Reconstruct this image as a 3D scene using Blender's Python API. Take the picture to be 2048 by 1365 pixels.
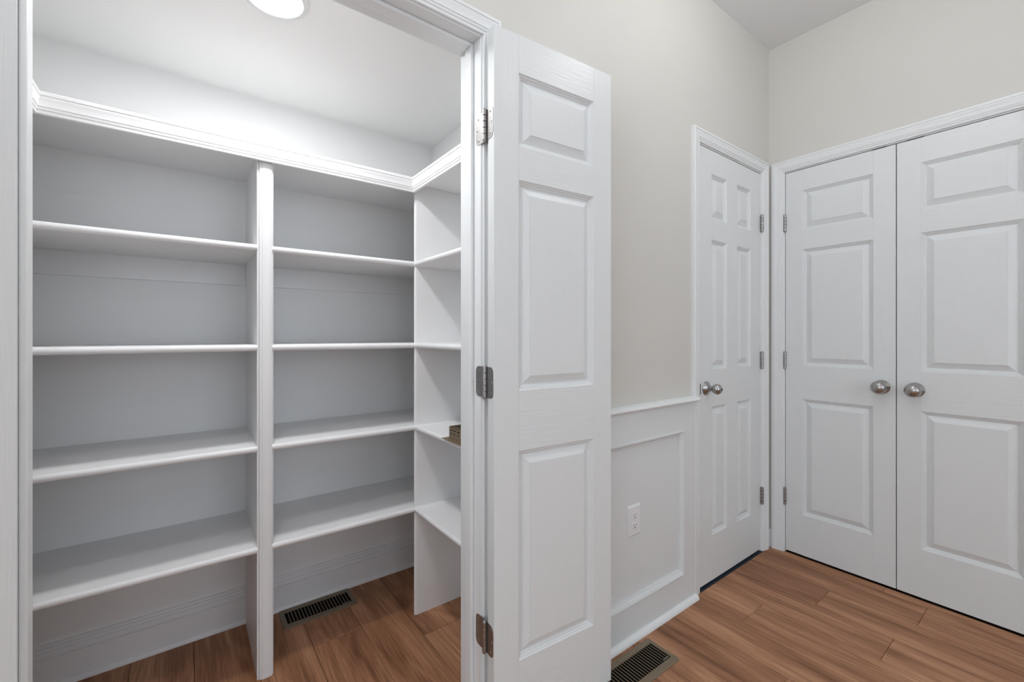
import bpy, bmesh, math, random
from mathutils import Vector, Matrix
random.seed(7)
for o in list(bpy.data.objects): bpy.data.objects.remove(o, do_unlink=True)
SC = bpy.context.scene
COL = SC.collection
H = 1.172            # camera height
# ------------------------------------------------------------------ camera
cam = bpy.data.cameras.new('camera'); co = bpy.data.objects.new('camera', cam); COL.objects.link(co)
cam.sensor_width = 36.0; cam.sensor_fit = 'HORIZONTAL'; cam.lens = 867.3 / 2048 * 36
cam.shift_y = -(682.5 - 670.46) / 2048; cam.clip_start = 0.02
co.location = (0, 0, H); co.rotation_euler = (math.pi/2, 0, -math.radians(36.838))
SC.camera = co
# ------------------------------------------------------------------ world, lights, exposure
w = bpy.data.worlds.new('world'); SC.world = w; w.use_nodes = True
w.node_tree.nodes['Background'].inputs[0].default_value = (0.75, 0.85, 1, 1)
w.node_tree.nodes['Background'].inputs[1].default_value = 1.0
vs = SC.view_settings; vs.view_transform = 'Standard'; vs.look = 'None'; vs.gamma = 1; vs.use_curve_mapping = False
vs.exposure = 0.9
def area(name, loc, size, power, color=(1, 1, 1), rot=(0, 0, 0), shape='DISK', size_y=None, spread=180):
    l = bpy.data.lights.new(name, 'AREA'); l.shape = shape; l.size = size
    if size_y: l.size_y = size_y
    l.energy = power; l.color = color; l.spread = math.radians(spread)
    o = bpy.data.objects.new(name, l); COL.objects.link(o); o.location = loc; o.rotation_euler = rot
    return o
CEIL = 2.754; PCEIL = 2.161
HALL_LIGHTS = [(1.52, 0.36, 25.0), (-0.14, 0.58, 35.0), (1.3, -1.35, 24.0), (-0.9, -1.6, 12.0)]  # front pair read from shadows; back pair added as unseen fill
GLOBE = 0.045  # unseen globe shape, chosen to light the ceiling and upper walls
for x, y, p in HALL_LIGHTS:
    l = bpy.data.lights.new('ceiling_lamp', 'POINT'); l.energy = p; l.shadow_soft_size = GLOBE + 0.004; l.color = (0.98, 0.985, 1.0)
    o = bpy.data.objects.new('ceiling_lamp', l); COL.objects.link(o); o.location = (x, y, CEIL - 0.125)
area('pantry_lamp', (0.205, 1.43, PCEIL - 0.02), 0.15, 3.7, (0.98, 0.985, 1.0), spread=180)
area('added_daylight', (-2.56, -0.9, 1.55), 1.5, 10.0, (0.86, 0.93, 1.0), rot=(0, -math.pi/2, 0), shape='RECTANGLE', size_y=1.7)  # bluish daylight from the left, through an added unseen window
area('added_daylight', (0.5, -2.56, 1.5), 2.2, 5.0, (0.95, 0.97, 1.0), rot=(math.pi/2, 0, 0), shape='RECTANGLE', size_y=1.6)  # soft fill from an unseen window added behind the camera

# ------------------------------------------------------------------ materials
def mat(name, col, rough=0.5, metal=0.0, spec=0.5):
    m = bpy.data.materials.new(name); m.use_nodes = True
    b = m.node_tree.nodes['Principled BSDF']
    b.inputs['Base Color'].default_value = (*col, 1); b.inputs['Roughness'].default_value = rough
    b.inputs['Metallic'].default_value = metal; b.inputs['Specular IOR Level'].default_value = spec
    return m
def nodes(m): return m.node_tree.nodes, m.node_tree.links, m.node_tree.nodes['Principled BSDF']
def paint(name, col, rough, scale=(60, 60, 60), strength=0.03, dist=0.002, detail=3, var=0.015):
    m = mat(name, col, rough); N, L, b = nodes(m)
    tc = N.new('ShaderNodeTexCoord'); mp = N.new('ShaderNodeMapping'); mp.inputs['Scale'].default_value = scale
    nz = N.new('ShaderNodeTexNoise'); nz.inputs['Scale'].default_value = 1; nz.inputs['Detail'].default_value = detail
    bp = N.new('ShaderNodeBump'); bp.inputs['Strength'].default_value = strength; bp.inputs['Distance'].default_value = dist
    L.new(tc.outputs['Object'], mp.inputs[0]); L.new(mp.outputs[0], nz.inputs['Vector'])
    L.new(nz.outputs[0], bp.inputs['Height']); L.new(bp.outputs[0], b.inputs['Normal'])
    n2 = N.new('ShaderNodeTexNoise'); n2.inputs['Scale'].default_value = 2.5; n2.inputs['Detail'].default_value = 4
    L.new(tc.outputs['Object'], n2.inputs['Vector'])
    rp = N.new('ShaderNodeMapRange'); rp.inputs[3].default_value = 1 - var; rp.inputs[4].default_value = 1 + var
    L.new(n2.outputs[0], rp.inputs[0])
    vm = N.new('ShaderNodeVectorMath'); vm.operation = 'SCALE'; vm.inputs[0].default_value = col
    L.new(rp.outputs[0], vm.inputs['Scale']); L.new(vm.outputs[0], b.inputs['Base Color'])
    return m
M_BEIGE = paint('beige_wall_paint', (0.655, 0.645, 0.60), 0.55, strength=0.05, scale=(90, 90, 90))
M_CEIL = paint('ceiling_paint', (0.87, 0.89, 0.9), 0.9)
M_PANTRY = paint('pantry_wall_paint', (0.905, 0.91, 0.905), 0.6)
M_TRIM = paint('white_trim_paint', (0.81, 0.83, 0.832), 0.34, scale=(9, 9, 9), strength=0.01)
M_SHELF = paint('white_shelf_paint', (0.87, 0.872, 0.874), 0.38, scale=(9, 9, 9), strength=0.01)
M_WAIN = paint('white_panelling_paint', (0.735, 0.76, 0.758), 0.4, strength=0.04)
def grain(name, scale):
    m = mat(name, (0.75, 0.775, 0.775), 0.36); N, L, b = nodes(m)
    tc = N.new('ShaderNodeTexCoord'); mp = N.new('ShaderNodeMapping'); mp.inputs['Scale'].default_value = scale
    nz = N.new('ShaderNodeTexNoise'); nz.inputs['Scale'].default_value = 1; nz.inputs['Detail'].default_value = 2.5
    nz.inputs['Distortion'].default_value = 0.6
    bp = N.new('ShaderNodeBump'); bp.inputs['Strength'].default_value = 0.5; bp.inputs['Distance'].default_value = 0.0014
    L.new(tc.outputs['Object'], mp.inputs[0]); L.new(mp.outputs[0], nz.inputs['Vector'])
    L.new(nz.outputs[0], bp.inputs['Height']); L.new(bp.outputs[0], b.inputs['Normal'])
    return m
M_STILE = grain('door_paint_vertical_grain', (260, 260, 7))
M_RAIL = grain('door_paint_horizontal_grain', (7, 7, 200))
M_NICKEL = mat('satin_nickel', (0.42, 0.41, 0.40), 0.28, 1.0)
M_HINGE = mat('brushed_hinge_steel', (0.40, 0.39, 0.38), 0.36, 1.0)
M_SCREW = mat('screw_steel', (0.6, 0.6, 0.6), 0.3, 1.0)
M_DARK = mat('black_gap', (0.01, 0.01, 0.012), 0.8)
M_PLATE = mat('white_plastic', (0.82, 0.825, 0.83), 0.3)
M_BRONZE = mat('brown_register_enamel', (0.20, 0.150, 0.098), 0.45, 0.0)
M_BRONZE2 = mat('dark_register_inside', (0.004, 0.003, 0.002), 0.8, spec=0.1)
M_BLUE = mat('dark_blue_gap_shade', (0.016, 0.030, 0.044), 0.6)  # dim bluish gap under the narrow door, put into the floor colour
M_SUB = mat('subfloor', (0.05, 0.03, 0.02), 0.9)  # dark tone put in so the double-door gap stays black
M_LENS = mat('lit_lamp_lens', (1, 1, 1), 0.4)
nn, ll, bb = nodes(M_LENS); bb.inputs['Emission Color'].default_value = (1, 0.98, 0.95, 1); bb.inputs['Emission Strength'].default_value = 6
def wood():
    m = mat('oak_vinyl_plank', (0.3, 0.16, 0.09), 0.5, spec=0.3); N, L, b = nodes(m)
    tc = N.new('ShaderNodeTexCoord'); oi = N.new('ShaderNodeObjectInfo')
    rnd = N.new('ShaderNodeVectorMath'); rnd.operation = 'SCALE'; rnd.inputs[0].default_value = (13.7, 31.3, 7.1)
    L.new(oi.outputs['Random'], rnd.inputs['Scale'])
    ad = N.new('ShaderNodeVectorMath'); ad.operation = 'ADD'
    L.new(tc.outputs['Object'], ad.inputs[0]); L.new(rnd.outputs[0], ad.inputs[1])
    def noise(scale, detail, rough=0.6, dist=0.0):
        mp = N.new('ShaderNodeMapping'); mp.inputs['Scale'].default_value = scale
        nz = N.new('ShaderNodeTexNoise'); nz.inputs['Scale'].default_value = 1; nz.inputs['Detail'].default_value = detail
        nz.inputs['Roughness'].default_value = rough; nz.inputs['Distortion'].default_value = dist
        L.new(ad.outputs[0], mp.inputs[0]); L.new(mp.outputs[0], nz.inputs['Vector']); return nz
    broad = noise((11, 0.9, 1), 2, 0.5, 0.5)
    fine = noise((190, 5, 1), 3, 0.65, 0.2)
    pore = noise((420, 16, 1), 2, 0.7)
    # cathedral rings: bands of a slowly varying field
    ring = noise((5.5, 0.75, 1), 1.5, 0.45, 0.3)
    mu = N.new('ShaderNodeMath'); mu.operation = 'MULTIPLY'; mu.inputs[1].default_value = 95
    L.new(ring.outputs[0], mu.inputs[0])
    sn = N.new('ShaderNodeMath'); sn.operation = 'SINE'; L.new(mu.outputs[0], sn.inputs[0])
    def madd(a, ka, c):
        x = N.new('ShaderNodeMath'); x.operation = 'MULTIPLY_ADD'; x.inputs[1].default_value = ka
        L.new(a, x.inputs[0])
        if isinstance(c, (int, float)): x.inputs[2].default_value = c
        else: L.new(c, x.inputs[2])
        return x.outputs[0]
    v = madd(broad.outputs[0], 1.1, -0.47)
    v = madd(fine.outputs[0], 0.72, v)
    v = madd(sn.outputs[0], 0.06, v)
    v = madd(pore.outputs[0], 0.38, v)
    v = madd(oi.outputs['Random'], 0.14, v)
    cr = N.new('ShaderNodeValToRGB'); e = cr.color_ramp.elements
    e[0].position = 0.22; e[0].color = (0.105, 0.043, 0.019, 1)
    e[1].position = 1.0; e[1].color = (0.58, 0.315, 0.180, 1)
    e2 = cr.color_ramp.elements.new(0.55); e2.color = (0.29, 0.132, 0.066, 1)
    e3 = cr.color_ramp.elements.new(0.78); e3.color = (0.42, 0.208, 0.112, 1)
    L.new(v, cr.inputs[0]); L.new(cr.outputs[0], b.inputs['Base Color'])
    bp = N.new('ShaderNodeBump'); bp.inputs['Strength'].default_value = 0.15; bp.inputs['Distance'].default_value = 0.001
    L.new(fine.outputs[0], bp.inputs['Height']); L.new(bp.outputs[0], b.inputs['Normal'])
    return m
M_WOOD = wood()

# ------------------------------------------------------------------ helpers
def obj(name, bm, m=None, parent=None, smooth=False):
    bmesh.ops.recalc_face_normals(bm, faces=bm.faces)
    me = bpy.data.meshes.new(name); bm.to_mesh(me); bm.free()
    o = bpy.data.objects.new(name, me); COL.objects.link(o)
    if m: me.materials.append(m)
    if smooth:
        for p in me.polygons: p.use_smooth = True
        try: me.set_sharp_from_angle(angle=math.radians(40))
        except Exception: pass
    if parent: o.parent = parent
    return o
def tag(o, label, cat, group=None, kind=None):
    o['label'] = label; o['category'] = cat
    if group: o['group'] = group
    if kind: o['kind'] = kind
    return o
def thing(name, loc=(0, 0, 0), rz=0.0):
    o = bpy.data.objects.new(name, None); COL.objects.link(o); o.location = loc; o.rotation_euler = (0, 0, rz)
    o.empty_display_size = 0.05
    return o
def add_box(bm, x0, x1, y0, y1, z0, z1, bevel=0.0, seg=2):
    r = bmesh.ops.create_cube(bm, size=1.0)['verts']
    for v in r:
        v.co = Vector(((x0+x1)/2 + v.co.x*(x1-x0), (y0+y1)/2 + v.co.y*(y1-y0), (z0+z1)/2 + v.co.z*(z1-z0)))
    if bevel:
        ed = {e for v in r for e in v.link_edges}
        bmesh.ops.bevel(bm, geom=list(ed), offset=bevel, segments=seg, affect='EDGES', profile=0.5)
def box(x0, x1, y0, y1, z0, z1, bevel=0.0, seg=2):
    bm = bmesh.new(); add_box(bm, x0, x1, y0, y1, z0, z1, bevel, seg); return bm
def lathe(bm, prof, axis='y', loc=(0, 0, 0), seg=32, sgn=1):
    """prof: list of (distance along axis, radius)"""
    rings = []
    loc = Vector(loc)
    for d, r in prof:
        ring = []
        for i in range(seg):
            a = 2*math.pi*i/seg; c, s = math.cos(a)*r, math.sin(a)*r
            p = {'y': (c, sgn*d, s), 'x': (sgn*d, c, s), 'z': (c, s, sgn*d)}[axis]
            ring.append(bm.verts.new(loc + Vector(p)))
        rings.append(ring)
    for a, b in zip(rings, rings[1:]):
        for i in range(seg): bm.faces.new((a[i], a[(i+1) % seg], b[(i+1) % seg], b[i]))
    bm.faces.new(rings[0]); bm.faces.new(rings[-1])
def sweep(bm, prof, A, B, UA, UB, VA, VB):
    """closed profile of (u, v); ring A at A+u*UA+v*VA, ring B likewise; capped"""
    ra = [bm.verts.new(Vector(A) + Vector(UA)*u + Vector(VA)*v) for u, v in prof]
    rb = [bm.verts.new(Vector(B) + Vector(UB)*u + Vector(VB)*v) for u, v in prof]
    n = len(prof)
    for i in range(n): bm.faces.new((ra[i], ra[(i+1) % n], rb[(i+1) % n], rb[i]))
    bm.faces.new(ra); bm.faces.new(list(reversed(rb)))
# colonial casing profile: u from opening edge outward, v out of the wall
CASING = [(0, 0), (0, .0065), (.0015, .0085), (.0075, .0095), (.0088, .0078), (.0102, .0078), (.0112, .0105),
          (.0165, .0118), (.0175, .0105), (.0186, .0105), (.0196, .0128), (.026, .0132), (.033, .0142), (.040, .0160),
          (.0445, .0166), (.0456, .0150), (.0470, .0150), (.0480, .0175), (.0555, .0178), (.0580, .0160), (.0585, .0130), (.0585, 0)]
CW = 0.0585
def piece(name, parent, prof, A, B, UA, UB, V, m=None, VB=None):
    bm = bmesh.new(); sweep(bm, prof, A, B, UA, UB, V, VB or V); return obj(name, bm, m or M_TRIM, parent)

# ================================================================== WALLS, CEILING
Y1 = 1.074; X2 = 2.591; YB = 1.190       # hall side wall plane, end wall plane, pantry side of the partition
RX0, RY0 = -2.6, -2.6
JR, JL = 0.690, -0.234                   # pantry jamb faces
HEAD = H + 0.876
D3a, D3b = 1.872, 2.488                  # narrow door jamb faces
W4a, W4b = 0.993, 0.075                  # double door jamb faces (y)
def wall_x(name, y0, y1, xs, x0, x1, z1, m, holes):
    """wall along X with door holes [(xa,xb,ztop)]"""
    bm = bmesh.new(); cur = x0
    for a, b_, zt in holes:
        add_box(bm, cur, a, y0, y1, 0, z1); add_box(bm, a, b_, y0, y1, zt, z1); cur = b_
    add_box(bm, cur, x1, y0, y1, 0, z1)
    return obj(name, bm, m)
JT = 0.018
o = wall_x('wall_front', Y1, 1.135, None, RX0, X2, CEIL, M_BEIGE, [(JL-JT, JR+JT, HEAD+JT), (D3a-JT, D3b+JT, HEAD+JT)])
tag(o, 'warm beige painted wall between the open pantry doorway and the room corner', 'wall', kind='structure')
o = wall_x('wall_pantry_front', 1.135, YB, None, -0.62, 2.70, CEIL, M_PANTRY, [(JL-JT, JR+JT, HEAD+JT), (D3a-JT, D3b+JT, HEAD+JT)])
tag(o, 'white inner face of the wall around the pantry doorway', 'wall', kind='structure')
bm = bmesh.new()
add_box(bm, X2, X2+0.116, W4a+JT, 2.6, 0, CEIL); add_box(bm, X2, X2+0.116, W4b-JT, W4a+JT, HEAD+JT, CEIL)
add_box(bm, X2, X2+0.116, RY0, W4b-JT, 0, CEIL)
tag(obj('wall_right', bm, M_BEIGE), 'pale greige end wall above the double doors', 'wall', kind='structure')
# walls behind the camera, with openings for the added windows
bm = bmesh.new()
wy0, wy1, wz0, wz1 = -1.8, 0.0, 0.75, 2.35
add_box(bm, RX0-0.12, RX0, RY0-0.12, wy0, 0, CEIL); add_box(bm, RX0-0.12, RX0, wy1, Y1+0.12, 0, CEIL)
add_box(bm, RX0-0.12, RX0, wy0, wy1, 0, wz0); add_box(bm, RX0-0.12, RX0, wy0, wy1, wz1, CEIL)
tag(obj('wall_left', bm, M_BEIGE), 'beige wall with an added window, to the left of the camera', 'wall', kind='structure')
bm = bmesh.new()
vx0, vx1, vz0, vz1 = -0.7, 1.7, 0.65, 2.35
add_box(bm, RX0, vx0, RY0-0.12, RY0, 0, CEIL); add_box(bm, vx1, X2+0.12, RY0-0.12, RY0, 0, CEIL)
add_box(bm, vx0, vx1, RY0-0.12, RY0, 0, vz0); add_box(bm, vx0, vx1, RY0-0.12, RY0, vz1, CEIL)
tag(obj('wall_back', bm, M_BEIGE), 'beige wall with an added wide window, behind the camera', 'wall', kind='structure')
tag(obj('ceiling', box(RX0-0.12, X2+0.12, RY0-0.12, YB, CEIL, CEIL+0.05), M_CEIL), 'flat white hall ceiling', 'ceiling', kind='structure')
# pantry shell
PX0, PX1, PY1 = -0.605, 1.037, 2.085
tag(obj('wall_pantry_back', box(PX0-0.1, PX1+0.1, PY1, PY1+0.1, 0, PCEIL+0.1), M_PANTRY), 'white back wall of the pantry behind the shelves', 'wall', kind='structure')
tag(obj('wall_pantry_left', box(PX0-0.1, PX0, YB, PY1, 0, PCEIL+0.1), M_PANTRY), 'white left side wall of the pantry', 'wall', kind='structure')
tag(obj('wall_pantry_right', box(PX1, PX1+0.1, YB, PY1, 0, PCEIL+0.1), M_PANTRY), 'white right side wall of the pantry', 'wall', kind='structure')
tag(obj('ceiling_pantry', box(PX0-0.1, PX1+0.1, YB, PY1+0.1, PCEIL, PCEIL+0.05), M_PANTRY), 'low white ceiling of the pantry around the round lamp', 'ceiling', kind='structure')
# closets behind the closed doors
bm = bmesh.new()
add_box(bm, 1.20, 1.25, YB, 2.6, 0, CEIL); add_box(bm, 1.20, 2.70, 2.55, 2.6, 0, CEIL); add_box(bm, 1.2, 2.7, YB, 2.6, 2.4, 2.45)
tag(obj('wall_closet', bm, M_PANTRY), 'unlit closet walls behind the narrow door', 'wall', kind='structure')
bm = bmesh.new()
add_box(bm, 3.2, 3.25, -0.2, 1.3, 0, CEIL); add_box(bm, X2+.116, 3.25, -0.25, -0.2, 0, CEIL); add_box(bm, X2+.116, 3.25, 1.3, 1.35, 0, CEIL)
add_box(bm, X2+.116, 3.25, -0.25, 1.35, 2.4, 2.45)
tag(obj('wall_closet_right', bm, M_SUB), 'closet walls behind the double doors, coloured dark for shade', 'wall', kind='structure')

# ================================================================== FLOOR
fl = thing('floor'); tag(fl, 'reddish brown oak-look plank floor running through hall and pantry', 'floor', kind='structure')
obj('subfloor', box(RX0-0.1, 3.25, RY0-0.1, 2.6, -0.06, -0.012), M_SUB, fl)
PW = 0.18; PL = 1.22
known = {10: .855, 12: .717, 11: .455, 4: 1.56, 13: .42, 14: .57, 9: .30, 3: .95, 2: 1.75, 8: .62}
def plank(x0, x1, y0, y1):
    bm = bmesh.new(); c = 0.0016; g = 0.0005; k_ = 0.0007; t = 0.008
    x0 += g; x1 -= g; y0 += g; y1 -= g
    bot = [bm.verts.new(p) for p in ((x0, y0, -t), (x1, y0, -t), (x1, y1, -t), (x0, y1, -t))]
    mid = [bm.verts.new(p) for p in ((x0, y0, -c), (x1, y0, -c), (x1, y1, -c), (x0, y1, -c))]
    top = [bm.verts.new(p) for p in ((x0+k_, y0+k_, 0), (x1-k_, y0+k_, 0), (x1-k_, y1-k_, 0), (x0+k_, y1-k_, 0))]
    for a, b_ in ((bot, mid), (mid, top)):
        for i in range(4): bm.faces.new((a[i], a[(i+1) % 4], b_[(i+1) % 4], b_[i]))
    bm.faces.new(top); bm.faces.new(bot)
    return obj('plank', bm, M_WOOD, fl)
for k in range(-14, 15):
    # column k spans x from 0.02 + 0.18*k
    xa = 0.02 + PW*k; xb = min(xa + PW, X2 + 0.004)
    if xa > X2: continue
    off = known.get(k, random.uniform(0, PL))
    y = off - PL*6
    top_y = 2.085 if xb <= PX1+0.09 else 1.064
    while y < top_y:
        ya, yb = max(y, RY0), min(y+PL, top_y)
        if yb - ya > 0.03: plank(xa, xb, ya, yb)
        y += PL
obj('closet_floor', box(1.2, X2+.1, 1.0645, 2.55, -0.012, -0.001), M_BLUE, fl)  # comes forward of the door to paint the dark band below it

# ================================================================== DOOR FRAMES (jamb, stop, casing)
def frame_x(name, xa, xb, label):
    """opening in the wall along X between jamb faces xa..xb"""
    t = thing(name, (0, 0, 0)); tag(t, label, 'door frame', kind='structure')
    for s, x in ((-1, xa), (1, xb)):
        x0, x1 = (x-JT, x) if s < 0 else (x, x+JT)
        obj('jamb', box(x0, x1, Y1-0.0005, YB+0.0005, 0, HEAD+JT, 0.0008, 1), M_TRIM, t)
        x0, x1 = (x, x+0.011) if s < 0 else (x-0.011, x)
        obj('door_stop', box(x0, x1, 1.112, 1.147, 0, HEAD, 0.003), M_TRIM, t)
        out = Vector((s, 0, 0)); xi = x + s*0.005
        piece('casing', t, CASING, (xi, Y1, 0), (xi, Y1, HEAD+0.005), out, out + Vector((0, 0, 1)), (0, -1, 0))
    obj('jamb_head', box(xa, xb, Y1-0.0005, YB+0.0005, HEAD, HEAD+JT, 0.0008, 1), M_TRIM, t)
    obj('door_stop', box(xa+0.011, xb-0.011, 1.112, 1.147, HEAD-0.011, HEAD, 0.003), M_TRIM, t)
    piece('casing', t, CASING, (xa-0.005, Y1, HEAD+0.005), (xb+0.005, Y1, HEAD+0.005), (-1, 0, 1), (1, 0, 1), (0, -1, 0))
    return t
frame_x('trim_1', JL, JR, 'white moulded casing and jambs around the open pantry doorway')
f3 = frame_x('trim_2', D3a, D3b, 'white moulded casing around the narrow door in the corner')
t = thing('trim_3'); tag(t, 'white moulded casing around the double doors on the end wall', 'door frame', kind='structure')
for s, y in ((1, W4a), (-1, W4b)):
    y0, y1 = (y, y+JT) if s > 0 else (y-JT, y)
    obj('jamb', box(X2-.0005, X2+.116, y0, y1, 0, HEAD+JT, .0008, 1), M_TRIM, t)
    y0, y1 = (y-.011, y) if s > 0 else (y, y+.011)
    obj('door_stop', box(X2+.038, X2+.073, y0, y1, 0, HEAD, .003), M_TRIM, t)
    yi = y + s*0.005
    piece('casing', t, CASING, (X2, yi, 0), (X2, yi, HEAD+.005), (0, s, 0), (0, s, 1), (-1, 0, 0))
obj('jamb_head', box(X2-.0005, X2+.116, W4b, W4a, HEAD, HEAD+JT, .0008, 1), M_TRIM, t)
obj('door_stop', box(X2+.038, X2+.073, W4b+.011, W4a-.011, HEAD-.011, HEAD, .003), M_TRIM, t)
piece('casing', t, CASING, (X2, W4a+.005, HEAD+.005), (X2, W4b-.005, HEAD+.005), (0, 1, 1), (0, -1, 1), (-1, 0, 0))
for ya, yb in ((.567, .622), (.440, .4975)):
    obj('catch_plate', box(X2-.0009, X2+.030, ya, yb, HEAD-.0039, HEAD-.0001), M_DARK, t)['label'] = 'black ball-catch plate under the head'
# strike plate of the narrow door
obj('strike_plate', box(D3a-.0045, D3a+.0006, Y1-.0088, Y1+.02, H-.2475-.026, H-.2475+.026, .0015, 1), mat('dark_steel', (.03, .03, .03), .4, .8), f3)

# ================================================================== DOORS
ZB, ZT = H-1.160, H+0.872
ROWS = [(H+.549, H+.762), (H-.162, H+.451), (H-.947, H-.337)]
RINGS = [(0, 0), (.0035, .0042), (.0055, .0043), (.0085, .0086), (.0105, .0087), (.0145, .0132), (.0172, .0134), (.0395, .0030), (.0412, .0028), (.0418, .0008)]
def panel_bm(x0, x1, z0, z1, T):
    bm = bmesh.new()
    def rings(front):
        L = []
        for o_, d in RINGS:
            y = d if front else T-d
            L.append([bm.verts.new(p) for p in ((x0+o_, y, z0+o_), (x1-o_, y, z0+o_), (x1-o_, y, z1-o_), (x0+o_, y, z1-o_))])
        for a, b_ in zip(L, L[1:]):
            for i in range(4): bm.faces.new((a[i], a[(i+1) % 4], b_[(i+1) % 4], b_[i]))
        bm.faces.new(L[-1]); return L[0]
    a = rings(True); b_ = rings(False)
    for i in range(4): bm.faces.new((a[i], a[(i+1) % 4], b_[(i+1) % 4], b_[i]))
    return bm
def door(name, W, cols, loc, rz, label):
    """local: x along the width, front face y=0 looking to -y, thickness 0.035 to +y"""
    T = .035; t = thing(name, loc, rz); tag(t, label, 'door', kind='structure')
    xs = [0] + [c for ab in cols for c in ab] + [W]
    for i in range(0, len(xs), 2):
        full = i in (0, len(xs)-2)
        if full: obj('stile', box(xs[i], xs[i+1], 0, T, ZB, ZT, .0006, 1), M_STILE, t)
        else:
            for z0, z1 in ROWS: obj('mullion', box(xs[i], xs[i+1], 0, T, z0, z1), M_STILE, t)
    a, b_ = xs[1], xs[-2]
    zs = [ZB, ROWS[2][0], ROWS[2][1], ROWS[1][0], ROWS[1][1], ROWS[0][0], ROWS[0][1], ZT]
    for i in range(0, 8, 2): obj('rail', box(a, b_, 0, T, zs[i], zs[i+1]), M_RAIL, t)
    for ca, cb in cols:
        for z0, z1 in ROWS: obj('panel', panel_bm(ca, cb, z0, z1, T), M_STILE, t)
    return t
LW = .4555
HZ = (H+.6045, H-.136, H-.869)
def knuckles(bm, x, y, zc, r=.0065, L=.089):
    n = 5; seg = L/n
    for i in range(n):
        z0 = zc - L/2 + i*seg
        lathe(bm, [(z0+.0006, r*.9), (z0+.0012, r), (z0+seg-.0012, r), (z0+seg-.0006, r*.9)], 'z', (x, y, 0), 20)
    lathe(bm, [(zc-L/2-.003, r*.6), (zc-L/2-.001, r*.85), (zc-L/2+.001, r*.85)], 'z', (x, y, 0), 16)
    lathe(bm, [(zc+L/2-.001, r*.85), (zc+L/2+.001, r*.85), (zc+L/2+.003, r*.6)], 'z', (x, y, 0), 16)
def leaf_plate(bm, x, t, ya, yb, zc, L=.089, r=.016):
    """thin plate in plane x, from barrel side ya to the rounded side yb"""
    s = 1 if yb > ya else -1
    pts = [(ya, zc-L/2), (yb-s*r, zc-L/2)]
    for i in range(1, 8):
        a = -math.pi/2 + math.pi/2*i/8; pts.append((yb-s*r+s*r*math.cos(a), zc-L/2+r+r*math.sin(a)))
    pts.append((yb, zc-L/2+r)); pts.append((yb, zc+L/2-r))
    for i in range(1, 8):
        a = math.pi/2*i/8; pts.append((yb-s*r+s*r*math.cos(a), zc+L/2-r+r*math.sin(a)))
    pts += [(yb-s*r, zc+L/2), (ya, zc+L/2)]
    A = [bm.verts.new((x, p, z)) for p, z in pts]; B = [bm.verts.new((x+t, p, z)) for p, z in pts]
    n = len(pts)
    for i in range(n): bm.faces.new((A[i], A[(i+1) % n], B[(i+1) % n], B[i]))
    bm.faces.new(A); bm.faces.new(list(reversed(B)))
def screws(parent, x, ya, yb, zc):
    d = yb - ya
    for f, dz in ((.62, .031), (.78, 0.0), (.62, -.031)):
        bm = bmesh.new(); y = ya + d*f
        lathe(bm, [(0, .0040), (.0005, .0040), (.0009, .0028)], 'x', (x, y, zc+dz), 16, -1)
        s = obj('screw', bm, M_SCREW, parent)
        bm2 = bmesh.new()
        add_box(bm2, x-.0012, x-.0003, y-.0023, y+.0023, zc+dz-.0005, zc+dz+.0005)
        add_box(bm2, x-.0012, x-.0003, y-.0005, y+.0005, zc+dz-.0023, zc+dz+.0023)
        bmesh.ops.recalc_face_normals(bm2, faces=bm2.faces)
        me = s.data; me.materials.append(M_DARK)
        b3 = bmesh.new(); b3.from_mesh(me)
        n0 = len(b3.faces); tmp = bpy.data.meshes.new('t'); bm2.to_mesh(tmp); bm2.free(); b3.from_mesh(tmp)
        b3.faces.ensure_lookup_table()
        for f_ in b3.faces[n0:]: f_.material_index = 1
        b3.to_mesh(me); b3.free(); bpy.data.meshes.remove(tmp)
# --- right pantry leaf, folded back almost flat against the wall
AR = -math.radians(4.48)
d1 = door('door_1', .4535, [(.083, .083+.292)], (.6876, 1.0019, 0), AR, 'white three-panel door leaf swung open beside the pantry shelves')
Rm = Matrix.Rotation(-AR, 2)
bl = Rm @ Vector((.6842-.6876, 1.0455-1.0019))
jl = Rm @ Vector((JR-.6876, 1.098-1.0019))
for i, zc in enumerate(HZ):
    bm = bmesh.new(); knuckles(bm, bl.x, bl.y, zc, .0062)
    leaf_plate(bm, -.0014, .0016, .041, .0035, zc)
    hg = obj('hinge', bm, M_HINGE, d1, True)
    screws(hg, -.0015, .041, .0035, zc)
    # jamb-side plate lies on the jamb face (world aligned), built inside the door's frame
    bm = bmesh.new(); leaf_plate(bm, JR-.0014, .0016, 1.0475, 1.099, zc)
    for v in bm.verts:
        q = Rm @ Vector((v.co.x-.6876, v.co.y-1.0019)); v.co.x, v.co.y = q.x, q.y
    hp = obj('hinge_plate', bm, M_HINGE, d1)
    ob = []
    before = set(bpy.data.objects)
    screws(hp, JR-.0015, 1.060, 1.099, zc)
    for s in set(bpy.data.objects) - before:
        for v in s.data.vertices:
            q = Rm @ Vector((v.co.x-.6876, v.co.y-1.0019)); v.co.x, v.co.y = q.x, q.y
# --- left pantry leaf
c30 = math.radians(30)
W_ = .4535
d2 = door('door_2', W_, [(.0795, W_-.083)], (-.217-W_*math.cos(c30), 1.027-W_*math.sin(c30), 0), c30, 'white door leaf swung open at the far left beside the doorway, only its edge strip in view')
for zc in HZ:
    bm = bmesh.new(); knuckles(bm, W_+.005, .043, zc); obj('hinge', bm, M_HINGE, d2, True)
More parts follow.
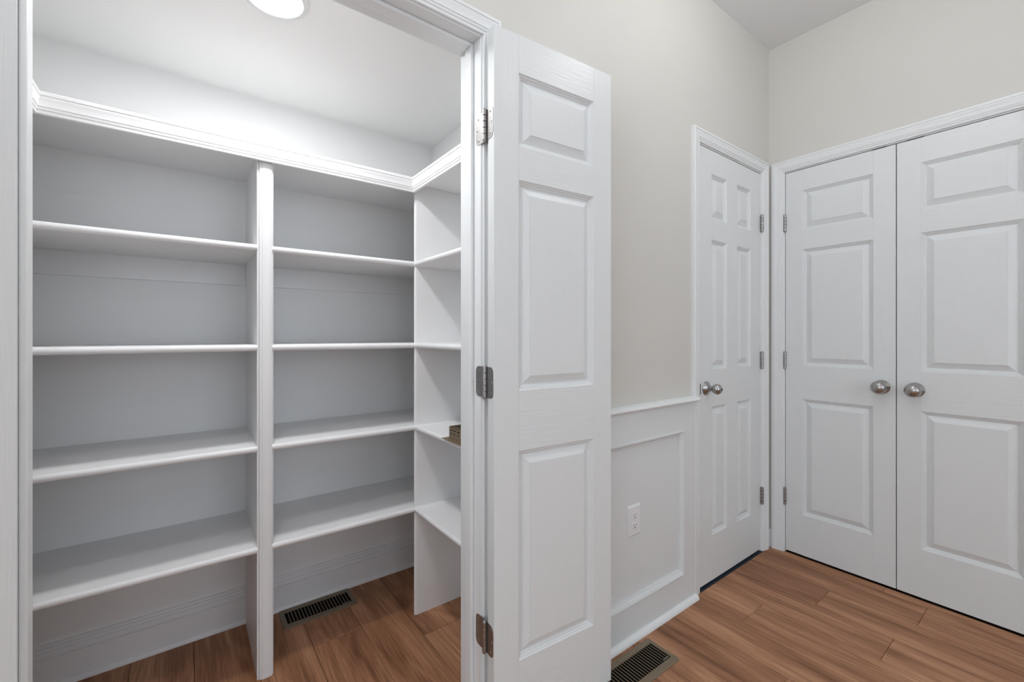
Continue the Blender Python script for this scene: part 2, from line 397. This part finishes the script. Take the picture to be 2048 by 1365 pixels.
# --- narrow six-panel door
d3 = door('door_3', D3b-D3a-.006, [(.108, .252), (.353, .500)], (D3a+.003, Y1, 0), 0, 'narrow white six-panel door in the corner with a keyed round knob')
for zc in HZ:
    bm = bmesh.new(); knuckles(bm, D3b-D3a-.003, -.0085, zc, .0082)
    add_box(bm, D3b-D3a-.0055, D3b-D3a-.0005, -.006, .002, zc-.0445, zc+.0445)
    obj('hinge', bm, M_HINGE, d3, True)
def knob(parent, x, z, style):
    bm = bmesh.new()
    lathe(bm, [(0, .0325), (.002, .0325), (.005, .031), (.0075, .026), (.0085, .0255), (.012, .020), (.016, .0165)], 'y', (x, 0, z), 40, -1)
    k = obj('rosette', bm, M_NICKEL, parent, True)
    bm = bmesh.new()
    if style == 'key':
        P = [(.012, .0150), (.020, .0150), (.022, .0115), (.026, .0115), (.028, .0095), (.031, .0095)]
        for i in range(1, 17):
            a = math.pi*i/17; P.append((.0530-.0225*math.cos(a), max(.0245*math.sin(a), .006)))
        P.append((.0756, .004))
        lathe(bm, P, 'y', (x, 0, z), 40, -1)
    else:
        P = [(.012, .0130), (.022, .0125), (.026, .0140)]
        for i in range(2, 18):
            a = math.pi*i/18; r = .0300*math.sin(a)
            P.append((.050-.0240*math.cos(a), max(r, .004)))
        lathe(bm, P, 'y', (x, 0, z), 40, -1)
    kb = obj('knob', bm, M_NICKEL, parent, True)
    if style == 'key':
        bm = bmesh.new(); lathe(bm, [(.0750, .0055), (.0760, .0055), (.0762, .0045)], 'y', (x, 0, z), 24, -1)
        add_box(bm, x-.0006, x+.0006, -.0768, -.0761, z-.005, z+.005)
        obj('keyhole', bm, M_DARK, kb)
knob(d3, .057, H-.2475, 'key')
# --- double doors on the end wall
mid = (W4a+W4b)/2
d4 = door('door_4', LW, [(.0795, .0795+.294)], (X2, W4a-.003, 0), -math.pi/2, 'left white three-panel leaf of the closed double doors, hinged beside the corner')
d5 = door('door_5', LW, [(.0815, .0815+.294)], (X2, W4a-.003-LW-.0035, 0), -math.pi/2, 'right white three-panel leaf of the closed double doors, at the right edge of the photo')
for zc in HZ:
    bm = bmesh.new(); knuckles(bm, -.001, -.0065, zc, .0072)
    add_box(bm, -.0035, .0015, -.005, .002, zc-.0445, zc+.0445); obj('hinge', bm, M_HINGE, d4, True)
    bm = bmesh.new(); knuckles(bm, LW+.001, -.0065, zc, .0072); obj('hinge', bm, M_HINGE, d5, True)
knob(d4, (W4a-.003)-.5850, H-.2420, 'round')
knob(d5, (W4a-.0065-LW)-.4675, H-.2440, 'round')

# ================================================================== WAINSCOT
FY = 1.056
WX0, WX1 = JR+.005+CW, D3a-.005-CW
wn = thing('wall_panelling'); tag(wn, 'white recessed wainscot panel below the chair rail beside the narrow door', 'panelling', kind='structure')
PXr = 1.720; PZ0, PZ1 = .136, .760
RAILZ = .874
obj('backing', box(WX0, WX1, Y1-.003, Y1+.001, .02, RAILZ), M_WAIN, wn)
obj('stile', box(PXr, WX1, FY, Y1, 0, RAILZ), M_WAIN, wn)
obj('stile', box(WX0, WX0+.085, FY, Y1, 0, RAILZ), M_WAIN, wn)
obj('rail', box(WX0+.085, PXr, FY, Y1, PZ1, RAILZ), M_WAIN, wn)
obj('rail', box(WX0+.085, PXr, FY, Y1, 0, PZ0), M_WAIN, wn)
# panel moulding: u into the panel from the frame edge, v out of the wall (0 at the backing)
PM = [(0, 0), (0, .0195), (.002, .0205), (.006, .0200), (.0075, .0165), (.0095, .0165), (.012, .0150), (.016, .0100), (.0185, .0085), (.0205, .0085), (.022, .0055), (.022, 0)]
ca = [(WX0+.085, PZ0), (PXr, PZ0), (PXr, PZ1), (WX0+.085, PZ1)]
for i in range(4):
    a, b_ = ca[i], ca[(i+1) % 4]
    def inw(p): return Vector((1 if p[0] < 1.2 else -1, 0, 1 if p[1] < .4 else -1))
    piece('panel_moulding', wn, PM, (a[0], Y1-.003, a[1]), (b_[0], Y1-.003, b_[1]), inw(a), inw(b_), (0, -1, 0), M_WAIN)
# chair rail with returned end
RP = [(0, 0), (0, .020), (.002, .029), (.006, .036), (.012, .0395), (.0175, .0375), (.0215, .031), (.0240, .022), (.026, .017), (.026, 0)]
t = obj('trim_4', (lambda bm: (sweep(bm, [(u, v) for u, v in RP], (WX0, Y1, RAILZ), (WX1-.0005, Y1, RAILZ), (0, 0, 1), (0, 0, 1), (0, -1, 0), (0, -1, 0)), bm)[1])(bmesh.new()), M_TRIM)
bm = bmesh.new(); bm.from_mesh(t.data)
# nose of the rail runs over the casing edge and rounds off
RP2 = [(u, max(v, .0185)) for u, v in RP]
sweep(bm, [(0, .0175)] + [(u, v) for u, v in RP[1:-1]] + [(.026, .0175)], (WX1-.0005, Y1, RAILZ), (WX1+.004, Y1, RAILZ), (0, 0, 1), (0, 0, 1), (0, -1, 0), (.55, -.80, 0))
bmesh.ops.recalc_face_normals(bm, faces=bm.faces); bm.to_mesh(t.data); bm.free()
tag(t, 'white rounded chair rail on top of the wainscot', 'chair rail', kind='structure')
def quarter(R, n=8): return [(0, 0)] + [(R*math.sin(math.pi/2*i/n), R*math.cos(math.pi/2*i/n)) for i in range(n+1)]
Q = [(0, 0)] + [(0.020*math.cos(math.pi/2*i/8), 0.018*math.sin(math.pi/2*i/8)) for i in range(9)]
bm = bmesh.new()
sweep(bm, Q, (WX0, FY, 0), (WX1+.006, FY, 0), (0, 0, 1), (0, 0, 1), (0, -1, 0), (0, -1, 0))
t = obj('baseboard_front', bm, M_TRIM, None, True)
tag(t, 'white quarter-round shoe moulding at the foot of the wainscot', 'baseboard', kind='structure')
# short baseboard in the corner of the end wall
obj_ = obj('baseboard_right', box(X2-.013, X2, W4a+.066, Y1-.0005, 0, .10, .002), M_TRIM)
tag(obj_, 'sliver of white baseboard in the corner between the two door casings', 'baseboard', kind='structure')
# beige wall base left of door casing (far left) keeps plain

# ================================================================== OUTLET
ol = thing('wall_outlet', (1.394, Y1-.003, .449)); tag(ol, 'white duplex power outlet on the recessed wainscot panel', 'outlet')
bm = bmesh.new()
pw, ph = .0405, .0605
R0 = [(pw, ph, 0), (pw, ph, .0012), (pw-.0045, ph-.0065, .0055), (pw-.006, ph-.008, .006)]
L_ = []
for a, b_, d in R0: L_.append([bm.verts.new(p) for p in ((-a, -d, -b_), (a, -d, -b_), (a, -d, b_), (-a, -d, b_))])
for a, b_ in zip(L_, L_[1:]):
    for i in range(4): bm.faces.new((a[i], a[(i+1) % 4], b_[(i+1) % 4], b_[i]))
bm.faces.new(L_[-1]); bm.faces.new(L_[0])
obj('cover_plate', bm, M_PLATE, ol)
for zc in (.0195, -.0195):
    bm = bmesh.new(); pts = []
    for i in range(40):
        a = 2*math.pi*i/40; pts.append((.0172*math.cos(a), max(-.0135, min(.0135, .0172*math.sin(a)))))
    A = [bm.verts.new((x, -.005, zc+z)) for x, z in pts]; B = [bm.verts.new((x*.97, -.0088, zc+z*.97)) for x, z in pts]
    for i in range(40): bm.faces.new((A[i], A[(i+1) % 40], B[(i+1) % 40], B[i]))
    bm.faces.new(B); rc = obj('receptacle', bm, M_PLATE, ol)
    bm = bmesh.new()
    add_box(bm, -.0073, -.0055, -.0090, -.0086, zc-.0005, zc+.0085); add_box(bm, .0055, .0070, -.0090, -.0086, zc+.0005, zc+.0080)
    lathe(bm, [(.0086, .0028), (.0090, .0028)], 'y', (0, 0, zc-.0065), 16, -1)
    obj('slot', bm, M_DARK, rc)
bm = bmesh.new(); lathe(bm, [(.0055, .003), (.0068, .003), (.0072, .002)], 'y', (0, 0, 0), 16, -1); obj('screw', bm, M_PLATE, ol)

# ================================================================== FLOOR REGISTERS
def register(name, cx, cy, L, Wd, n, label, group='brown metal floor registers'):
    t = thing(name, (cx, cy, 0)); tag(t, label, 'floor vent', group)
    sx, sy = n*.0127/2, .044
    # frame: bevelled flange with rounded corners, opening in the middle
    def rr(hx, hy, r, z, k=6):
        pts = []
        for qx, qy, a0 in ((1, -1, -90), (1, 1, 0), (-1, 1, 90), (-1, -1, 180)):
            for i in range(k+1):
                a = math.radians(a0 + 90*i/k); pts.append((qx*(hx-r)+r*math.cos(a), qy*(hy-r)+r*math.sin(a), z))
        return pts
    bm = bmesh.new()
    specs = [(L/2, Wd/2, .010, .0003), (L/2-.0005, Wd/2-.0005, .010, .0022), (L/2-.004, Wd/2-.004, .008, .0048), (sx, sy, .0006, .0052), (sx, sy, .0006, .0006)]
    rings = [[bm.verts.new(p) for p in rr(*s)] for s in specs]
    m_ = len(rings[0])
    for a, b_ in zip(rings, rings[1:]):
        for i in range(m_): bm.faces.new((a[i], a[(i+1) % m_], b_[(i+1) % m_], b_[i]))
    obj('frame', bm, M_BRONZE, t)
    obj('damper_shade', box(-sx, sx, -sy, sy, .0003, .0008), M_BRONZE2, t)  # near-black sheet stands for the shade inside the uncut duct
    for i in range(1, n):
        x = -sx + i*.0127
        obj('slat', box(x-.0013, x+.0013, -sy-.0008, sy+.0008, .0040, .0050), M_BRONZE, t)
    obj('lever', box(sx-.035, sx-.005, -sy+.006, -sy+.009, .0008, .0046), M_NICKEL, t)
    return t
register('floor_register', 1.2525, .957, .343, .137, 24, 'brown metal floor vent on the hall floor at the foot of the wainscot')
register('floor_register', .452, 1.985, .292, .140, 20, 'brown metal floor vent inside the pantry under the lowest shelf')
bpy.data.objects['floor_register.001'].location.z = .0

# ================================================================== PANTRY BASEBOARDS
BB = [(0, 0), (0, .0185), (.100, .0185), (.1012, .0120), (.1045, .0115), (.1060, .0150), (.109, .0170), (.115, .0160), (.119, .0125), (.1200, .0090), (.1225, .0090), (.1235, .0130), (.128, .0120), (.131, .0090), (.1318, .0060), (.1340, .0060), (.1350, .0105), (.140, .0095), (.142, .0070), (.142, 0)]
SH = [(0, 0)] + [(0.018*math.cos(math.pi/2*i/6), 0.012*math.sin(math.pi/2*i/6)) for i in range(7)]
bm = bmesh.new()
sweep(bm, BB, (PX0, PY1, 0), (PX1, PY1, 0), (0, 0, 1), (0, 0, 1), (0, -1, 0), (0, -1, 0))
sweep(bm, SH, (PX0, PY1-.0185, 0), (PX1, PY1-.0185, 0), (0, 0, 1), (0, 0, 1), (0, -1, 0), (0, -1, 0))
tag(obj('baseboard_pantry_back', bm, M_SHELF), 'white ogee baseboard along the pantry back wall', 'baseboard', kind='structure')
bm = bmesh.new()
sweep(bm, BB, (PX1, YB, 0), (PX1, PY1-.03, 0), (0, 0, 1), (0, 0, 1), (-1, 0, 0), (-1, 0, 0))
tag(obj('baseboard_pantry_right', bm, M_SHELF), 'white baseboard along the pantry right wall', 'baseboard', kind='structure')

# ================================================================== PANTRY SHELVES
SF = 1.690                       # front of the back shelves
SXR, SXL = .762, -.337           # fronts of the side shelves
TOPS = [1.4795, 1.1385, .7945, .4515]
ST = .0215
TOPZ = 1.818
def shelf_prof():
    # u: depth from the front edge, v: height from the underside; bullnose front
    P = [(.40, 0)]
    r = ST/2
    for i in range(9):
        a = -math.pi/2 - math.pi*i/8
        P.append((r*.85 + r*.85*math.cos(a), r + r*math.sin(a)))
    P.append((.40, ST)); return P
def shelf_back(parent, x0, x1, ztop):
    P = [(min(u, PY1-SF-.0005) if u > .1 else u, v) for u, v in shelf_prof()]
    bm = bmesh.new(); sweep(bm, P, (x0, SF, ztop-ST), (x1, SF, ztop-ST), (0, 1, 0), (0, 1, 0), (0, 0, 1), (0, 0, 1))
    return obj('shelf', bm, M_SHELF, parent, True)
def shelf_side(parent, xf, xw, y0, y1, ztop):
    s = 1 if xw > xf else -1
    P = [(abs(xw-xf)-.0005 if u > .1 else u, v) for u, v in shelf_prof()]
    bm = bmesh.new(); sweep(bm, P, (xf, y0, ztop-ST), (xf, y1, ztop-ST), (s, 0, 0), (s, 0, 0), (0, 0, 1), (0, 0, 1))
    return obj('shelf', bm, M_SHELF, parent, True)
DVa, DVb = .1905, .2095
bs = thing('built_in_shelving', (0, 0, 0)); tag(bs, 'white built-in pantry shelving with a grooved centre post, behind the open doorway', 'shelves')
for z in TOPS:
    shelf_back(bs, PX0+.0005, DVa, z); shelf_back(bs, DVb, PX1-.0005, z)
obj('top_board', box(PX0+.0005, PX1-.0005, SF-.002, PY1-.0005, 1.800, TOPZ), M_SHELF, bs)
obj('divider', box(DVa, DVb, SF+.008, PY1-.031, 0, 1.800), M_SHELF, bs)
# post: stepped face trim in front of the divider
bm = bmesh.new()
FP = [(.1892, 1.702), (.1892, 1.6960), (.1898, 1.6950), (.1946, 1.6950), (.1954, 1.6975), (.1962, 1.6975), (.1966, 1.6900), (.2030, 1.6892), (.2036, 1.6905), (.2042, 1.6905), (.2048, 1.6882), (.2268, 1.6882), (.2274, 1.6905), (.2280, 1.6905), (.2286, 1.6892), (.2342, 1.6900), (.2348, 1.6975), (.2354, 1.6975), (.2360, 1.6950), (.2382, 1.6950), (.2388, 1.6960), (.2388, 1.702)]
for (z0, z1, pts) in ((0, 1.760, FP), (1.7595, 1.800, [(x, y) for x, y in FP if .1960 < x < .2352])):
    A = [bm.verts.new((x, y, z0)) for x, y in pts]; B = [bm.verts.new((x, y, z1)) for x, y in pts]; n = len(pts)
    for i in range(n): bm.faces.new((A[i], A[(i+1) % n], B[(i+1) % n], B[i]))
    bm.faces.new(A); bm.faces.new(B)
obj('post_trim', bm, M_SHELF, bs)
for xa, xb in ((PX0+.0005, DVa), (DVb, PX1-.0005)):
    obj('cleat', box(xa, xb, PY1-.010, PY1-.0005, 1.374, TOPS[0]-ST, .0008, 1), M_SHELF, bs)
# moulding on the front edge of the top: casing profile, thick edge up; u up, v out
CZ = 1.7605
CR = CASING
p0 = .0085
xr, xl = SXR-p0, SXL+p0; yf = SF-p0
piece('crown', bs, CR, (xl, yf, CZ), (xr, yf, CZ), (0, 0, 1), (0, 0, 1), (1, -1, 0), M_SHELF, (-1, -1, 0))
obj('crown_backing', box(SXL, SXR, yf, SF-.002, 1.778, 1.8175), M_SHELF, bs)

rs = bs
for z in TOPS: shelf_side(rs, SXR-.004, PX1, YB+.0005, SF+.003, z)
obj('top_board', box(SXR+.0005, PX1-.0005, YB+.0005, SF-.0021, 1.800, TOPZ), M_SHELF, rs)
bm = bmesh.new()
P = [(PX1-.0005, 0), (PX1-.0005, .017)]
for i in range(9):
    a = math.pi/2 + math.pi*i/8
    P.append((SXR-.001+.0085+.0085*math.cos(a), .0085+.0085*math.sin(a)))
A = [bm.verts.new((x, 1.6915+y, 0)) for x, y in P]; B = [bm.verts.new((x, 1.6915+y, 1.7995)) for x, y in P]
n = len(P)
for i in range(n): bm.faces.new((A[i], A[(i+1) % n], B[(i+1) % n], B[i]))
bm.faces.new(A); bm.faces.new(B)
obj('side_panel', bm, M_SHELF, rs, True)
piece('crown', rs, CR, (xr, yf, CZ), (xr, YB+.001, CZ), (0, 0, 1), (0, 0, 1), (-1, -1, 0), M_SHELF, (-1, 0, 0))
obj('crown_backing', box(xr, SXR+.001, YB+.001, yf, 1.778, 1.8175), M_SHELF, rs)
obj('cleat', box(PX1-.010, PX1-.0005, YB+.001, SF, 1.374, TOPS[0]-ST, .0008, 1), M_SHELF, rs)

ls = bs
for z in TOPS: shelf_side(ls, SXL-.022, PX0, YB+.0005, SF+.003, z)
obj('top_board', box(PX0+.0005, SXL-.0005, YB+.0005, SF-.0021, 1.800, TOPZ), M_SHELF, ls)
obj('side_panel', box(PX0+.0005, SXL-.022, 1.6935, 1.7085, 0, 1.7995), M_SHELF, ls)
piece('crown', ls, CR, (xl, YB+.001, CZ), (xl, yf, CZ), (0, 0, 1), (0, 0, 1), (1, 0, 0), M_SHELF, (1, -1, 0))
obj('crown_backing', box(SXL-.001, xl, YB+.001, yf, 1.778, 1.8175), M_SHELF, ls)

# ================================================================== SPARE REGISTER lying upside down on the right shelf
zr = TOPS[2]
t = thing('floor_register', (.810, 1.275, zr)); tag(t, 'spare brown metal floor register lying upside down on a pantry side shelf', 'floor vent', 'brown metal floor registers')
obj('frame', box(-.068, .068, -.146, .146, 0, .0022, .0008, 1), M_BRONZE, t)
bm = bmesh.new()
for xa, xb, ya, yb in ((-.056, -.0545, -.108, .108), (.0545, .056, -.108, .108), (-.056, .056, -.108, -.1065), (-.056, .056, .1065, .108)):
    add_box(bm, xa, xb, ya, yb, .002, .050)
add_box(bm, -.060, -.056, -.108, .108, .002, .006); add_box(bm, -.056, -.048, -.108, .094, .0485, .050)
obj('damper_box', bm, M_BRONZE, t)
for y in (.092, .070, .045, .020, -.01, -.05, -.08):
    bm = bmesh.new(); lathe(bm, [(.0558, .0028), (.0565, .0028)], 'x', (0, y, .026), 12, -1); obj('rivet', bm, M_BRONZE2, t)
    obj('louver_slot', box(-.0566, -.0559, y-.010, y+.004, .037, .040), M_BRONZE2, t)

# ================================================================== CEILING LAMPS
def lamp(x, y, z, label, r=.075):
    t = thing('ceiling_light', (x, y, z)); tag(t, label, 'light', 'round recessed ceiling lights' )
    bm = bmesh.new()
    pr = [(0, r+.017), (.003, r+.0165), (.006, r+.010), (.007, r+.001), (.0055, r)]
    seg = 48; rings = []
    for d, rr_ in pr: rings.append([bm.verts.new((rr_*math.cos(2*math.pi*i/seg), rr_*math.sin(2*math.pi*i/seg), -d)) for i in range(seg)])
    for a, b_ in zip(rings, rings[1:]):
        for i in range(seg): bm.faces.new((a[i], a[(i+1) % seg], b_[(i+1) % seg], b_[i]))
    obj('trim_ring', bm, M_TRIM, t, True)
    bm = bmesh.new(); lathe(bm, [(.001, r), (.0055, r), (.0065, r*.8)], 'z', (0, 0, 0), 48, -1); obj('lens', bm, M_LENS, t)
    return t
lamp(.205, 1.43, PCEIL, 'round lit ceiling light inside the pantry')
for n_, (x, y, p) in zip(('nearest the corner', 'above the camera', 'added as fill behind the camera', 'added as fill by the left window'), HALL_LIGHTS):
    t = thing('ceiling_light', (x, y, CEIL)); tag(t, 'unseen hall ceiling light, globe shape added to light the ceiling, ' + n_, 'light', 'globe ceiling lights in the hall')
    bm = bmesh.new(); lathe(bm, [(.0005, .062), (.012, .062), (.020, .055), (.045, .030), (.060, .030)], 'z', (0, 0, 0), 32, -1); obj('canopy', bm, M_NICKEL, t, True)
    bm = bmesh.new(); bmesh.ops.create_uvsphere(bm, u_segments=32, v_segments=16, radius=GLOBE)
    for v in bm.verts: v.co.z -= .125
    obj('globe', bm, M_LENS, t, True)
# ================================================================== ADDED WINDOWS (unseen, to give the daylight a source)
M_GLASS = mat('window_glass', (1, 1, 1), 0.0); nn, ll, bb = nodes(M_GLASS); bb.inputs['Transmission Weight'].default_value = 1
for nm, args, lab in (('added_window_1', ('x', RX0-.09, wy0, wy1, wz0, wz1), 'unseen white framed window added in the left wall'), ('added_window_2', ('y', RY0-.09, vx0, vx1, vz0, vz1), 'unseen white framed window added behind the camera')):
    ax, p, a, b_, z0, z1 = args
    t = thing(nm); tag(t, lab, 'window', kind='structure')
    bm = bmesh.new()
    for (s0, s1, q0, q1) in ((a, a+.05, z0, z1), (b_-.05, b_, z0, z1), (a+.05, b_-.05, z0, z0+.05), (a+.05, b_-.05, z1-.05, z1), ((a+b_)/2-.02, (a+b_)/2+.02, z0+.05, z1-.05)):
        if ax == 'x': add_box(bm, p, p+.05, s0, s1, q0, q1)
        else: add_box(bm, s0, s1, p, p+.05, q0, q1)
    obj('window_frame', bm, M_TRIM, t)
